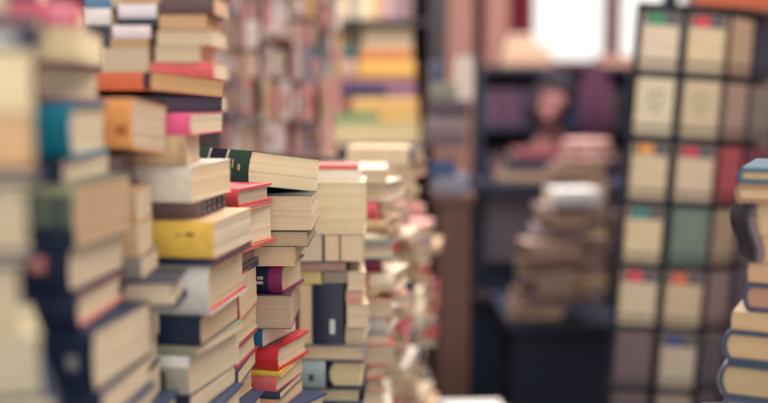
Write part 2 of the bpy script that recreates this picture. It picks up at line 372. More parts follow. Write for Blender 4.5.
# ---- upright books: box given on the page by left/right column, top/bottom row
def upright(D, xl, xr, yt, yb, depth, cc, label, spine_front=False, pc=PAGE, hard=False, lean=0, bands=(), yaw=0):
    a = P(xl, yb, D); b = P(xr, yb, D); T = b.x - a.x - .0006; L = Zat(yt, D) - Zat(yb, D) - .0006
    z0 = Zat(yb, D) + .0003
    cz = math.radians(yaw); fwd = Vector((math.sin(cz), math.cos(cz), 0)); side = Vector((math.cos(cz), -math.sin(cz), 0))
    wd = fwd if spine_front else -fwd
    org = Vector((a.x, D, z0)) + Vector((0, 0, L / 2))
    if not spine_front: org += fwd * depth
    # z (thickness) axis must point +side
    M = frame_matrix(org, wd, side)
    if lean: M = Matrix.Translation((a.x, D, z0)) @ Matrix.Rotation(math.radians(lean), 4, 'Y') @ Matrix.Translation((-a.x, -D, -z0)) @ M
    return make_book(M, depth, L, T, cc, label, hard, pc, bands)
pile(1.47, [
 dict(yt=166, dy=.03, xc=358, a=0, A=.07, b=.08, sp='L', cc=(206, 92, 84), label='thin orange-red book topmost above the boxy cream book'),
 dict(yt=171, dy=.03, xc=361, a=0, A=.075, b=.09, sp='l', cc=(206, 200, 192), label='white book lying on the boxy cream book', pc=(228, 222, 212), bands=()),
 dict(yt=182, xc=365, a=0, A=.085, b=.12, sp='r', cc=(222, 208, 176), label='boxy cream book block at right edge of the focused stacks', pc=(226, 208, 174)),
], 234)
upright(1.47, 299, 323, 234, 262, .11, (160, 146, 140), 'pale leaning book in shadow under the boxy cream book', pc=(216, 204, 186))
upright(1.47, 325, 340, 234, 262, .11, (206, 190, 160), 'narrow cream upright book under the boxy cream book', pc=(228, 208, 176))
upright(1.47, 341, 364, 234, 262, .11, (212, 196, 168), 'wide cream upright book under the right side of the boxy cream book', pc=(226, 206, 176))
pile(1.47, [
 dict(yt=262, xc=346, a=0, A=.075, b=.12, sp='l', cc=(112, 88, 98), label='thin mauve book below the three small upright books', pc=(170, 140, 130)),
 dict(yt=271, xc=322, a=3, A=.06, b=.12, sp='l', cc=(196, 184, 120), label='yellowish book above the navy upright one', pc=(214, 196, 140)),
], 284)
upright(1.47, 323, 350, 271, 284, .11, (120, 112, 108), 'grey book lying edge-on above the navy upright one', pc=(150, 140, 128))
upright(1.47, 313, 344, 284, 345, .11, (26, 36, 64), 'navy upright book with a small white label', spine_front=True, hard=False, bands=((.18, .42, .55, .72, (206, 206, 200), 'white_label'),))
upright(1.47, 300, 312.5, 284, 345, .11, (206, 186, 152), 'narrow cream upright book left of the navy upright one', pc=(222, 198, 160))
upright(1.47, 290, 299.5, 284, 345, .10, (110, 36, 58), 'narrow crimson upright book beside the cream upright one', spine_front=True)
pile(1.47, [
 dict(yt=272, xc=366, a=-3, A=.028, b=.12, sp='r', cc=(214, 196, 168), label='small cream book, topmost right of the navy upright one', pc=(222, 204, 176)),
 dict(yt=290, xc=362, a=2, A=.024, b=.12, sp='L', cc=(214, 160, 146), label='small pink book right of the navy upright one'),
 dict(yt=304, xc=369, a=-5, A=.034, b=.12, sp='r', cc=(206, 190, 160), label='cream book jutting out right of the navy upright one', pc=(218, 200, 170)),
 dict(yt=327, xc=364, a=3, A=.028, b=.12, sp='L', cc=(200, 180, 150), label='small tan book, lowest right of the navy upright one'),
], 345)
pile(1.47, [
 dict(yt=345, xc=364, a=2, A=.105, b=.13, sp='l', cc=(140, 130, 130), hard=True, label='grey-covered book lying under the navy upright one', pc=(222, 200, 170)),
 dict(yt=361, xc=364, a=2, A=.055, b=.13, sp='l', cc=(40, 50, 76), hard=True, label='navy-edged book right of the pale blue one', pc=(216, 196, 156)),
 dict(yt=388, xc=362, a=2, A=.105, b=.13, sp='l', cc=(52, 60, 86), hard=True, label='dark blue book under the pale blue one', pc=(206, 190, 156)),
], 406, TABLE1, dict(xc=362, a=2, A=.105, b=.13, sp='l', where='the stack under the boxy cream book'))
front_book(1.47, 361, 388, xc=325, a=4, A=.05, b=.12, sp='L', cc=(164, 184, 190), label='pale blue book with a small dark mark near the bottom', bands=((.35, .5, .25, .5, (40, 70, 80), 'spine_mark'),))

HT = .0044
# ---- right hand stack, cut by the right frame edge; lower page colours darkened as shade
XR = 1.03
YR = math.radians(-26)
WD = Vector((math.cos(YR), math.sin(YR), 0)); LD = Vector((-math.sin(YR), math.cos(YR), 0))
def rb(yt, yb, xl, cc, label, pc=(196, 166, 132), hard=True, W=.125, bands=(), a=0, zt=None, zb=None):
    X = P(xl, 200, XR).x
    z1 = Zat(yt, XR) if zt is None else zt; z0 = Zat(yb, XR) if zb is None else zb
    c = math.radians(a)
    M = frame_matrix(Vector((X, XR, z0)) + LD * .09, Matrix.Rotation(c, 3, 'Z') @ WD, (0, 0, 1))
    return make_book(M, W, .18, z1 - z0 - .0004, cc, label, hard, pc, bands)
rb(167, 183, 735, (50, 88, 114), 'blue-edged book on top of the right hand stack', pc=(212, 180, 142), a=1)
rb(183, 203, 734, (150, 112, 78), 'brown-edged book second from top of the right hand stack', pc=(210, 180, 142))
rb(203, 236, 757, (206, 180, 140), 'thick cream page block set back in the right hand stack', hard=False, pc=(206, 178, 142))
rb(236, 262, 754, (196, 164, 128), 'tan page block below the thick cream one, right hand stack', hard=False, pc=(206, 172, 136))
rb(262, 282, 750, (170, 140, 116), 'brownish page block above the navy-edged one, right hand stack', hard=False, pc=(196, 160, 130))
rb(282, 311, 744, (36, 54, 80), 'navy-edged book with rosy brown pages, right hand stack', pc=(176, 132, 112), a=1)
rb(311, 329, 737, (200, 172, 134), 'tan coverless page block between navy hardbacks, right hand stack', hard=False, pc=(196, 166, 130), a=-1)
rb(329, 361, 727, (34, 54, 80), 'navy hardback with tan pages, upper of the lowest pair on the right', pc=(194, 164, 128), bands=((.0, .2, .2, .8, (110, 124, 136), 'faded_patch'),))
rb(361, 397, 724, (38, 56, 78), 'navy hardback with worn white spine jacket, lowest visible on the right', pc=(180, 158, 124), bands=((.0, 1, .12, .95, (206, 206, 204), 'spine_jacket'), (.0, .3, .03, .12, (170, 50, 50), 'red_spine_mark')))
zz = Zat(397, XR)
RT = .93
h = (zz - RT) / 3
for k in range(3):
    col, cn = fill_cols[k]
    rb(0, 0, 726 + k, col, cn + ' book in the lower hidden part of the right hand stack', zt=zz - h * k, zb=zz - h * (k + 1))
# a dark page-bundle strap of torn cover hanging at the set-back blocks
t = empty('torn_book_cover', Matrix.Translation(P(747, 262, XR - .012)), 'dark torn curled cover hanging at the set-back cream blocks on the right', 'book cover')
m = MB(); prof = []
for k in range(15):
    z = k / 14 * (Zat(204, XR) - Zat(262, XR)); x = .003 + .005 * math.sin(k / 14 * 1.7 * math.pi + .9)
    prof.append((x, z))
prof2 = [(x + .003, z) for x, z in prof][::-1]
m.extrude(prof + prof2, 0, .05)
o = obj('curled_board', m, M_COVER, t, (30, 36, 54))
m = MB(); 
prof = [(x + .003, z) for x, z in prof[:12]]; prof2 = [(x + .008, z) for x, z in prof][::-1]
m.extrude(prof + prof2, .002, .048); obj('torn_pages', m, M_PAGE, t, (120, 100, 104))

HT = .0028
# ------------------------------------------------------------------ the room
WOODD = flat('dark_stained_wood', (46, 38, 48), .55, 8, .35, (1, 1, 8))
WOODB = flat('brown_wood', (116, 82, 74), .6, 8, .3, (8, 8, 1))
NAVYP = flat('navy_paint', (18, 30, 54), .6, 6, .2)
WALLM = flat('dusty_mauve_plaster', (150, 122, 118), .9, 3, .12)
FLOORM = flat('dark_blue_floor', (20, 34, 58), .7, 9, .25)
CEILM = flat('ceiling_plaster', (200, 186, 170), .9, 3, .1)
REDP = flat('red_painted_wood', (142, 52, 58), .5, 9, .25, (1, 1, 6))
WIRE = flat('dark_wire', (30, 36, 54), .45, 20, .1)
X0, X1, Y0, Y1, ZC = -1.7, 2.4, -.6, 6.0, 2.9
tag(obj('floor', MB().box(X0, X1, Y0, Y1, -.05, 0), FLOORM), kind='structure')
tag(obj('ceiling', MB().box(X0, X1, .4, Y1, ZC, ZC + .05), CEILM), kind='structure')
tag(obj('wall_left', MB().box(X0 - .1, X0, Y0, Y1, 0, ZC), WALLM), kind='structure')
tag(obj('wall_right', MB().box(X1, X1 + .1, Y0, Y1, 0, ZC), WALLM), kind='structure')
wz0, wz1 = Zat(61, 6.0), 2.55
wa0, wa1 = P(532, 60, 6).x, P(608, 60, 6).x
wb0, wb1 = P(618, 60, 6).x, P(690, 60, 6).x
m = MB().box(X0, wa0, 6, 6.15, 0, ZC).box(wb1, X1, 6, 6.15, 0, ZC).box(wa0, wb1, 6, 6.15, 0, wz0).box(wa0, wb1, 6, 6.15, wz1, ZC).box(wa1, wb0, 6, 6.15, wz0, wz1)
tag(obj('wall_back', m, WALLM), kind='structure')
GL = bpy.data.materials.new('window_glass'); GL.use_nodes = True
g = GL.node_tree.nodes['Principled BSDF']; g.inputs['Transmission Weight'].default_value = 1; g.inputs['Roughness'].default_value = .02; g.inputs['IOR'].default_value = 1.02
for i, (a, b) in enumerate(((wa0, wa1), (wb0, wb1))):
    fr = MB(); t_ = .03
    fr.box(a - t_, a, 5.96, 6.0, wz0 - t_, wz1 + t_).box(b, b + t_ * .8, 5.96, 6.0, wz0 - t_, wz1 + t_).box(a, b, 5.96, 6.0, wz1, wz1 + t_).box(a, b, 5.94, 6.0, wz0 - t_, wz0)
    o = tag(obj('window_%d' % (i + 1), fr, REDP), kind='structure')
    obj('pane', MB().box(a, b, 6.06, 6.065, wz0, wz1), GL, o)
for k in range(2):  # housings invented for the two added fill lights
    L_ = (0.6, 1.2) if k == 0 else (0.3, 3.4)
    e = empty('added_ceiling_lamp', Matrix.Translation((L_[0], L_[1], 2.9)), ('front', 'rear')[k] + ' rectangular housing of an added fill lamp, unseen above the aisle', 'lamp')
    EM = flat('added_lamp_diffuser', (250, 240, 220)); 
    obj('added_lamp_housing', MB().box(-.75, .75, -.55, .55, -.03, 0), CEILM, e)

# ------------------------------------------------------------------ tables under the stacks
def table(name, pts, z, label, cat='table', th=.035, leg=.03, mt=None):
    """pts: 4 ccw plan corners"""
    cx = sum(p[0] for p in pts) / 4; cy = sum(p[1] for p in pts) / 4
    e = empty(name, Matrix.Translation((cx, cy, 0)), label, cat)
    m = MB(); v = [(p[0] - cx, p[1] - cy) for p in pts]
    i = 0
    for zz_ in (z - th, z):
        for p in v: m.v.append(Vector((p[0], p[1], zz_)))
    m.f += [[3, 2, 1, 0], [4, 5, 6, 7]] + [[k, (k + 1) % 4, 4 + (k + 1) % 4, 4 + k] for k in range(4)]
    obj('table_top', m, mt or WOODD, e)
    for p in v:
        q = Vector((p[0], p[1], 0)) * (1 - .06 / Vector((p[0], p[1])).length)
        obj('leg', MB().box(q.x - leg, q.x + leg, q.y - leg, q.y + leg, 0, z - th), mt or WOODD, e)
    return e
table('display_table', [(-1.0, .45), (-.215, .45), (-.05, 1.60), (-1.0, 1.60)], TABLE1, 'dark wooden table under the near left book stacks')
table('side_table', [(P(722, 1, 1.03).x - .01, .92), (1.0, .80), (1.0, 1.36), (P(722, 1, 1.03).x + .1, 1.36)], RT, 'dark wooden table under the right hand stack')
MID = .73; LOW = .53
table('display_table', [(-.30, 1.63), (-.03, 1.63), (.03, 2.10), (-.30, 2.10)], MID, 'dark wooden table under the blurred middle stacks')
table('low_bench', [(-.9, 2.11), (.09, 2.11), (.12, 2.62), (-.9, 2.62)], LOW, 'low dark bench under the farthest left stacks', 'bench')

# ------------------------------------------------------------------ shared random books (copies of prototypes)
PROTO = []
rp = random.Random(3)
for T in (.014, .018, .022, .025, .028, .032, .038, .045):
    for hard in (False, True):
        W, L = rp.uniform(.108, .128), rp.uniform(.165, .19)
        pm = pages_mesh(W, L, T, hard, rp); cm = cover_mesh(W, L, T, hard)
        bm_ = band_mesh(W, L, T, hard, .25, .7, .12, .88)
        for me, mt in ((pm, M_PAGE), (cm, M_COVER), (bm_, M_COVER)): me.materials.append(mt)
        PROTO.append((W, L, T, hard, pm, cm, bm_))
def copy_book(M, p, cc, pc, label, group, band=None):
    W, L, T, hard, pm, cm, bm_ = p
    e = empty('hardback_book' if hard else 'paperback_book', M, label, 'book', group)
    o = bpy.data.objects.new('page_block', pm); COL.objects.link(o); o.parent = e; o.color = lin(pc)
    o = bpy.data.objects.new('cover', cm); COL.objects.link(o); o.parent = e; o.color = lin(cc)
    if band:
        o = bpy.data.objects.new('spine_label', bm_); COL.objects.link(o); o.parent = e; o.color = lin(band)
    return e
PAL_F = [('cream', (226, 210, 182)), ('cream', (220, 204, 172)), ('cream', (230, 216, 190)), ('white', (232, 224, 214)), ('pink', (222, 170, 160)), ('pink', (214, 150, 146)),
         ('tan', (200, 168, 134)), ('crimson', (150, 44, 64)), ('navy', (40, 50, 82)), ('red', (206, 84, 76)), ('grey-blue', (120, 134, 150)), ('tan', (206, 178, 140)), ('charcoal', (60, 56, 70))]
PAL_M = [('mauve', (170, 132, 128)), ('pink', (214, 160, 158)), ('white', (232, 220, 216)), ('tan', (196, 158, 124)), ('grey', (160, 150, 148)), ('rose', (206, 120, 120)), ('cream', (220, 200, 172)), ('brown', (140, 104, 92)), ('dusty blue', (120, 124, 140)), ('ochre', (200, 160, 100))]
PAL_D = [('dark maroon', (84, 40, 62)), ('navy', (26, 38, 66)), ('navy', (30, 42, 70)), ('plum', (90, 44, 80)), ('charcoal', (44, 42, 56)), ('dull mauve', (98, 74, 84))]
PAL_T = [('taupe', (164, 142, 132)), ('taupe', (156, 130, 120)), ('dull tan', (184, 156, 132)), ('mauve-grey', (124, 104, 108)), ('brown', (120, 94, 86))]
def ordinal(n):
    w_ = ['', 'first', 'second', 'third', 'fourth', 'fifth', 'sixth', 'seventh', 'eighth', 'ninth', 'tenth']
    return w_[n] if n <= 10 else '%dth' % n if n not in (21, 22, 23, 31, 32, 33) else '%d%s' % (n, ('st', 'nd', 'rd')[n % 10 - 1])
def rpile(xc, D, z0, z1, pal, where, group, rnd, modes=(.5, .3, .2), jit=.012, lean=(0, 0), pagec=PAGE, bandp=.35, yaw=0, ys=9, tmax=.05, force=()):
    """a stack from z0 up to z1 whose front right corner is near x=xc"""
    z = z0; i = 0; made = []
    while z < z1 - .012:
        cand = [p for p in PROTO if p[2] <= z1 - z + .006 and p[2] <= tmax]
        if not cand: break
        p = rnd.choice(cand); W, L, T = p[0], p[1], p[2]
        r = rnd.random(); yw = math.radians(yaw + rnd.uniform(-ys, ys))
        f = (z - z0)
        cx = xc + rnd.uniform(-jit, jit) + lean[0] * f; cy = D + rnd.uniform(0, jit) + lean[1] * f
        fwd = Vector((math.sin(yw), math.cos(yw), 0)); rt = Vector((math.cos(yw), -math.sin(yw), 0))
        if r < modes[0]:      # fore edge toward viewer
            org = Vector((cx, cy, z)) - rt * (L / 2) + fwd * W; wd = -fwd
        elif r < modes[0] + modes[1]:   # spine toward viewer
            org = Vector((cx, cy, z)) - rt * (L / 2); wd = fwd
        else:                # tail edge toward viewer, spine on the left
            org = Vector((cx, cy, z)) - rt * W + fwd * (L / 2); wd = rt
        cn, c = rnd.choice(pal); v = rnd.uniform(-10, 10)
        c = tuple(max(8, min(240, q + v)) for q in c)
        bn, bc = rnd.choice(pal)
        for (fa, fb, fn, fc) in force:
            if fa <= z < fb: cn, c, bc = fn, fc, fc; org = Vector((cx, cy, z)) - rt * (L / 2); wd = fwd
        pv = rnd.uniform(-14, 8); pc = tuple(max(10, min(240, q + pv)) for q in pagec)
        kind = 'hardback' if p[3] else 'paperback'
        made.append((copy_book(frame_matrix(org, wd, (0, 0, 1)), p, c, pc, '', group, bc if rnd.random() < bandp else None), cn + ' ' + kind))
        z += T + .0003; i += 1
    for k, (b_, t_) in enumerate(made[::-1]):
        b_['label'] = t_ + ', ' + ('topmost' if k == 0 else ordinal(k + 1) + ' from top') + ' of ' + where
rf = random.Random(21)
def xw(px, D): return P(px, 200, D).x
gF = 'books in the blurred piles right of the boxy cream book'
rpile(xw(386, 1.66), 1.66, MID, Zat(172, 1.66), PAL_F, 'the first blurred pile right of the boxy book', gF, rf, force=((Zat(226, 1.66), Zat(214, 1.66), 'rose red', (226, 96, 104)), (Zat(234, 1.66), Zat(226, 1.66), 'royal blue', (70, 84, 140)), (Zat(282, 1.66), Zat(262, 1.66), 'crimson', (140, 40, 66))), ys=16, tmax=.033, jit=.017, bandp=.6, modes=(.35, .25, .4))
rpile(xw(402, 1.89), 1.89, MID, Zat(150, 1.89), PAL_F, 'the second blurred pile right of the boxy book', gF, rf, ys=16, tmax=.033, jit=.017, bandp=.6, modes=(.35, .25, .4))
rpile(xw(418, 2.16), 2.16, LOW, Zat(146, 2.14), PAL_F, 'the third blurred pile right of the boxy book', gF, rf, ys=16, tmax=.033, jit=.017, bandp=.6, modes=(.35, .25, .4))
rpile(xw(432, 2.40), 2.40, LOW, Zat(222, 2.40), PAL_F, 'the outermost blurred pile beside the brown cabinet', gF, rf, ys=16, tmax=.033, jit=.017, bandp=.6, modes=(.35, .25, .4))

# piles seen over the stacks at the top left (own cabinet)
CAB = Zat(112, 1.75)
e = empty('tall_cabinet', Matrix.Translation((-.72, 1.84, 0)), 'dark wooden cabinet behind the near left stacks, carrying the piles at top left', 'cabinet')
obj('body', MB().box(-.5, .40, -.14, .14, 0, CAB - .02), WOODD, e); obj('top_board', MB().box(-.51, .41, -.15, .15, CAB - .02, CAB), WOODD, e)
gN = 'books on the cabinet at top left'
def nb(xl, xr, yt, yb, D, cc, label, pc=PAGE, sp='l', a=0, tilt=0, depth=.12, group=None, roll=0, bands=()):
    w_ = xw(xr, D) - xw(xl, D)
    return front_book(D, yt, yb, xc=xr, a=a, A=w_, b=depth, sp=sp, cc=cc, pc=pc, label=label, group=group, roll=roll, bands=bands)
DN = 1.73
for (xl, xr, yt, yb, cc, lab) in (
  (96, 212, 96, 112, (130, 100, 92), 'brown book lowest of the pile behind the orange-spined book'),
  (104, 196, 80, 96, (176, 140, 116), 'tan book above the lowest one, behind the orange-spined book'),
  (150, 214, 62, 80, (220, 96, 96), 'coral red book just above the right end of the orange-spined book'),
  (98, 148, 48, 80, (222, 206, 170), 'thick cream book above the left end of the orange-spined book'),
  (154, 200, 46, 62, (222, 208, 184), 'cream book on top of the coral red one'),
  (156, 212, 30, 46, (196, 140, 118), 'dull orange book above the cream one at top left'),
  (100, 148, 38, 48, (196, 150, 130), 'thin rosy tan book above the thick cream one'),
  (112, 150, 25, 38, (236, 224, 226), 'white-spined book with soft pink tint at top left'),
  (84, 109, 25, 48, (40, 46, 68), 'dark blue book beside the white-spined ones at top left'),
  (82, 110, 8, 25, (238, 234, 232), 'bright white book end beneath the blue one at top left'),
  (84, 111, -8, 8, (96, 140, 176), 'light blue book at the top edge above the bright white one'),
  (118, 156, 18, 25, (44, 48, 66), 'thin dark book under the white and lilac one at top left'),
  (118, 156, 3, 18, (234, 228, 236), 'white and lilac book above the thin dark one at top left'),
  (158, 206, 14, 30, (186, 142, 110), 'tan book above the dull orange one at top left'),
  (160, 214, -4, 14, (96, 70, 72), 'dark brown book at the top edge above the tan one'),
  (120, 156, -14, 3, (214, 150, 110), 'orange-tan book at the top edge above the white and lilac one')):
    sp = 'R'
    w_ = xw(xr, DN) - xw(xl, DN)
    front_book(DN, yt, yb, xc=xr, a=2, A=w_ - .001, b=.13, sp='r' if 'cream' in lab or 'tan book' in lab else 'L', cc=cc, pc=(206, 170, 136) if 'tan' in lab else PAGE, label=lab, group=None)

# tall heap of many small books (mottled area)
e = empty('low_bookcase', Matrix.Translation((-.66, 2.85, 0)), 'dark wooden bookcase top carrying the tall heaps behind the green-spined book', 'bookcase')
HB = Zat(158, 2.7)
obj('body', MB().box(-.5, .54, -.17, .22, 0, HB - .02), WOODD, e); obj('top_board', MB().box(-.51, .55, -.18, .23, HB - .02, HB), WOODD, e)
gM = 'books in the tall heaps behind the green-spined book'
PAL_S = [('mauve', (176, 140, 138)), ('pink', (222, 172, 170)), ('pink', (214, 156, 152)), ('white', (240, 230, 226)), ('white', (232, 222, 220)), ('tan', (200, 166, 136)), ('grey', (178, 168, 168)), ('rose', (206, 124, 124)), ('cream', (226, 208, 184)), ('brown', (150, 114, 102)), ('bluish', (130, 136, 152)), ('ochre', (204, 168, 114))]
cxs = [198, 229, 262, 292, 320, 344]
for ci in range(5):
    xl_, xr_ = xw(cxs[ci], 2.7) + .002, xw(cxs[ci + 1], 2.7) - .004
    z = HB; row = 0; wid = xr_ - xl_
    while z < 1.66:
        cname = ', %s layer up, %s column of the mottled heap' % (ordinal(row + 1), ('first', 'second', 'third', 'fourth', 'last')[ci])
        if rf.random() < .62:
            x = xl_; k = 0; hmax = 0; d0 = rf.uniform(0, .05)
            S0 = rf.uniform(.36, .62)
            while True:
                p = rf.choice([q for q in PROTO if q[2] > .017]); S = S0 * rf.uniform(.9, 1.1); W, L, T = (q * S for q in p[:3])
                if x + T > xr_: break
                M = frame_matrix(Vector((x, 2.70 + d0 + rf.uniform(0, .012), z + L / 2 + .0003)), (0, 1, 0), (1, 0, 0)) @ Matrix.Scale(S, 4)
                cn, c = rf.choice(PAL_S); v_ = rf.uniform(-10, 8); c = tuple(max(8, min(245, q + v_)) for q in c)
                copy_book(M, p, c, (220, 200, 184), 'small ' + cn + ' upright book, ' + ordinal(k + 1) + ' from left' + cname, gM, rf.choice(PAL_S)[1] if rf.random() < .6 else None)
                hmax = max(hmax, L); x += T + .0008; k += 1
            z += hmax + .001
            if k == 0: continue
        else:
            for q_ in range(1):
                p = rf.choice([q for q in PROTO if q[2] < .034]); S = min(.75, wid / p[1]); cn, c = rf.choice(PAL_S)
                M = frame_matrix(Vector((xl_ + wid / 2, 2.70 + rf.uniform(0, .03), z)), (math.sin(rf.uniform(-.1, .1)), 1, 0), (0, 0, 1)) @ Matrix.Scale(S, 4)
                copy_book(M, p, c, (218, 194, 176), cn + ' book lying flat' + cname, gM, rf.choice(PAL_S)[1] if rf.random() < .4 else None)
                z += p[2] * S + .0005
        row += 1

# ------------------------------------------------------------------ far bookcase with lying books
e = empty('tall_bookcase', Matrix.Translation((0, 3.6, 0)), 'tall dark bookcase with lying yellow and cream books in the background', 'bookcase')
bx0, bx1 = -1.1, xw(428, 3.6)
S1 = Zat(145, 3.6); S2 = Zat(25, 3.6); TS = 2.1
obj('side_panel', MB().box(bx1, bx1 + .06, 0, .3, 0, TS), WOODD, e)
obj('side_panel', MB().box(bx0 - .03, bx0, 0, .3, 0, TS), WOODD, e)
obj('divider', MB().box(xw(312, 3.6) - .02, xw(312, 3.6), 0, .29, 0, TS), WOODD, e)
obj('back_panel', MB().box(bx0, bx1, .29, .3, 0, TS), WOODD, e)
for z in (.1, .5, S1 - .02, S2, TS - .03): obj('shelf', MB().box(bx0, bx1, .002, .289, z, z + .02), WOODD, e)
DK = 3.62
def kb(xl, xr, yt, yb, cc, lab, sp='L', pc=PAGE):
    w_ = xw(xr, DK) - xw(xl, DK)
    front_book(DK, yt, yb, xc=xr, a=0, A=w_ - .002, b=.13, sp=sp, cc=cc, pc=pc, label=lab)
sh = ' lying on the shelf of the far bookcase'
kb(320, 420, 122, 144, (216, 206, 166), 'large cream-green book, lowest' + sh, 'r', (222, 208, 166))
kb(322, 376, 114, 122, (120, 164, 120), 'thin green book' + sh)
kb(352, 418, 98, 122 - 8, (218, 178, 112), 'yellow-tan book above the large cream one' + sh)
kb(378, 418, 114, 122, (222, 190, 120), 'thin pale yellow book' + sh)
kb(336, 350, 98, 114, (150, 90, 90), 'small brown-red book end' + sh)
kb(336, 384, 87, 98, (44, 52, 90), 'navy book in the middle' + sh)
kb(386, 416, 87, 98, (150, 110, 130), 'dull purple book' + sh)
kb(346, 416, 79, 87, (120, 80, 110), 'thin plum book under the yellow one' + sh)
kb(316, 344, 79, 98, (120, 84, 96), 'mauve-brown book at the left' + sh)
kb(358, 415, 61, 79, (222, 172, 88), 'bright yellow book' + sh)
kb(318, 356, 60, 79, (192, 158, 146), 'pinkish grey book' + sh)
kb(360, 413, 48, 61, (206, 134, 84), 'orange book above the yellow one' + sh)
kb(325, 358, 45, 60, (58, 98, 98), 'dark teal book' + sh)
kb(362, 413, 28, 48, (226, 210, 186), 'light cream book at the top' + sh, 'r')
kb(325, 358, 30, 45, (112, 96, 66), 'olive brown book' + sh)
# upright books on the upper shelf
xx = 318
for i, (wd_, c, cn) in enumerate(((9, (198, 150, 130), 'rosy'), (12, (150, 84, 62), 'rust brown'), (11, (206, 178, 150), 'light tan'), (10, (150, 150, 140), 'grey'), (12, (214, 196, 160), 'cream'), (9, (196, 160, 120), 'sandy'), (12, (176, 140, 140), 'mauve'), (11, (140, 120, 128), 'dusty purple'), (10, (120, 96, 96), 'brown'))):
    upright(3.62, xx, xx + wd_ - .5, -22, 19.2, .12, c, cn + ' upright book on the top shelf of the far bookcase', spine_front=True)
    xx += wd_

# ------------------------------------------------------------------ brown cabinet with stacked books beside the aisle
DQ = 3.1
q0, q1, qz = xw(437, DQ), xw(471, DQ), Zat(195, DQ)
e = empty('narrow_cabinet', Matrix.Translation(((q0 + q1) / 2, DQ, 0)), 'narrow brown wooden cabinet beside the aisle with books on top', 'cabinet')
hw = (q1 - q0) / 2
obj('body', MB().box(-hw, hw, .012, .34, 0, qz - .03), WOODB, e)
obj('top_board', MB().box(-hw - .012, hw + .012, 0, .352, qz - .03, qz), WOODB, e)
obj('door', MB().box(-hw + .008, hw - .008, -.004, .012, .06, qz - .05), WOODB, e, bev=.003)
for (xl, xr, yt, yb, cc, lab) in (
  (433, 468, 176, 195, (140, 144, 164), 'grey-blue book lowest'),
  (430, 456, 161, 176, (48, 80, 138), 'royal blue book second from bottom'),
  (434, 462, 147, 161, (160, 120, 104), 'tan-brown book above the royal blue one'),
  (424, 466, 132, 147, (112, 92, 104), 'dull purple book in the middle'),
  (426, 464, 118, 132, (146, 130, 136), 'grey-mauve book in the middle'),
  (430, 468, 100, 118, (84, 68, 84), 'dark plum book'),
  (430, 456, 82, 100, (142, 144, 132), 'grey-green book near the top'),
  (430, 444, 60, 82, (76, 90, 124), 'slate blue book at the top')):
    w_ = xw(xr, DQ) - xw(xl, DQ)
    front_book(DQ + .03, yt, yb, xc=xr, a=0, A=w_, b=.14, sp='L', cc=cc, pc=(190, 160, 150), label=lab + ' of the stack on the narrow brown cabinet')
upright(DQ + .03, 457, 474, 56, 100, .12, (232, 220, 210), 'white upright book at the top of the stack on the narrow cabinet', spine_front=True)

# ------------------------------------------------------------------ curtains on the back left of the window
def curtain(xa, xb, Y, rgb, label, folds):
    x0, x1 = xw(xa, Y), xw(xb, Y); m = MB(); n = folds * 8
    z0_, z1_ = .25, 2.6
    front = [(x0 + (x1 - x0) * k / n, .03 * math.sin(k / 8 * 2 * math.pi)) for k in range(n + 1)]
    back = [(a, b + .006) for a, b in front][::-1]
    m.extrude([(a - x0, b) for a, b in front + back], z0_, z1_, 'z')
    e = empty('curtain', Matrix.Translation((x0, Y, 0)), label, 'curtain')
    obj('cloth', m, M_CLOTH, e, rgb)
    obj('curtain_rod', MB().tube((-.03, .003, 2.62), (x1 - x0 + .03, .003, 2.62), .012), WIRE, e)
curtain(447, 472, 5.3, (188, 146, 138), 'dusty pink curtain nearest the dark bookcase side', 2)
curtain(473, 483, 5.45, (92, 62, 66), 'narrow dark brown curtain between the two pink ones', 1)
curtain(484, 507, 5.3, (196, 150, 144), 'dusty pink curtain beside the crimson one', 2)
curtain(508, 530, 5.6, (150, 50, 66), 'crimson curtain at the left edge of the window', 2)

# dark bookcase behind the person
e = empty('dark_bookcase', Matrix.Translation((0, 5.0, 0)), 'low dark navy bookcase below the window behind the person', 'bookcase')
dx0, dx1 = xw(476, 5.0), xw(632, 5.0); DZ = Zat(66, 5.0)
obj('side_panel', MB().box(dx0, dx0 + .03, 0, .26, 0, DZ), NAVYP, e); obj('side_panel', MB().box(dx1 - .03, dx1, 0, .26, 0, DZ), NAVYP, e)
obj('back_panel', MB().box(dx0, dx1, .25, .26, 0, DZ), NAVYP, e)
for z in (.1, .52, .88, 1.2, DZ - .025): obj('shelf', MB().box(dx0 + .03, dx1 - .03, 0, .249, z, z + .025), NAVYP, e)
rk = random.Random(5); gD = 'dark books in the low bookcase behind the person'
for z in (.905, 1.225):
    x = dx0 + .034; kk = 0
    while x < dx1 - .075:
        p = rk.choice([q for q in PROTO if q[2] > .02]); W, L, T = p[:3]
        cn, c = rk.choice(PAL_D)
        # spine to the viewer, standing: x axis (W) = +Y, thickness axis = +X, length up
        M = frame_matrix(Vector((x, 5.01 + rk.uniform(0, .01), z + L / 2 + .0005)), (0, 1, 0), (1, 0, 0))
        copy_book(M, p, c, (150, 130, 120), cn + ' upright book, ' + ordinal(kk + 1) + ' from left on the ' + ('upper' if z > 1.1 else 'middle') + ' shelf of the dark bookcase', gD); kk += 1
        x += T + .001
# tan bundle on top of the bookcase that hides the window corner
for (xl, xr, yt, yb, cc, lab) in ((502, 553, 54, 66, (186, 150, 130), 'rosy tan book lowest on the dark bookcase, at the window corner'), (505, 548, 44, 54, (206, 176, 146), 'cream-tan book in the middle of three at the window corner'), (508, 532, 34, 44, (196, 160, 140), 'small tan book topmost at the window corner')):
    w_ = xw(xr, 5.05) - xw(xl, 5.05); front_book(5.05, yt, yb, xc=xr, a=0, A=w_, b=.16, sp='L', cc=cc, label=lab, zb=DZ if yb == 66 else None)

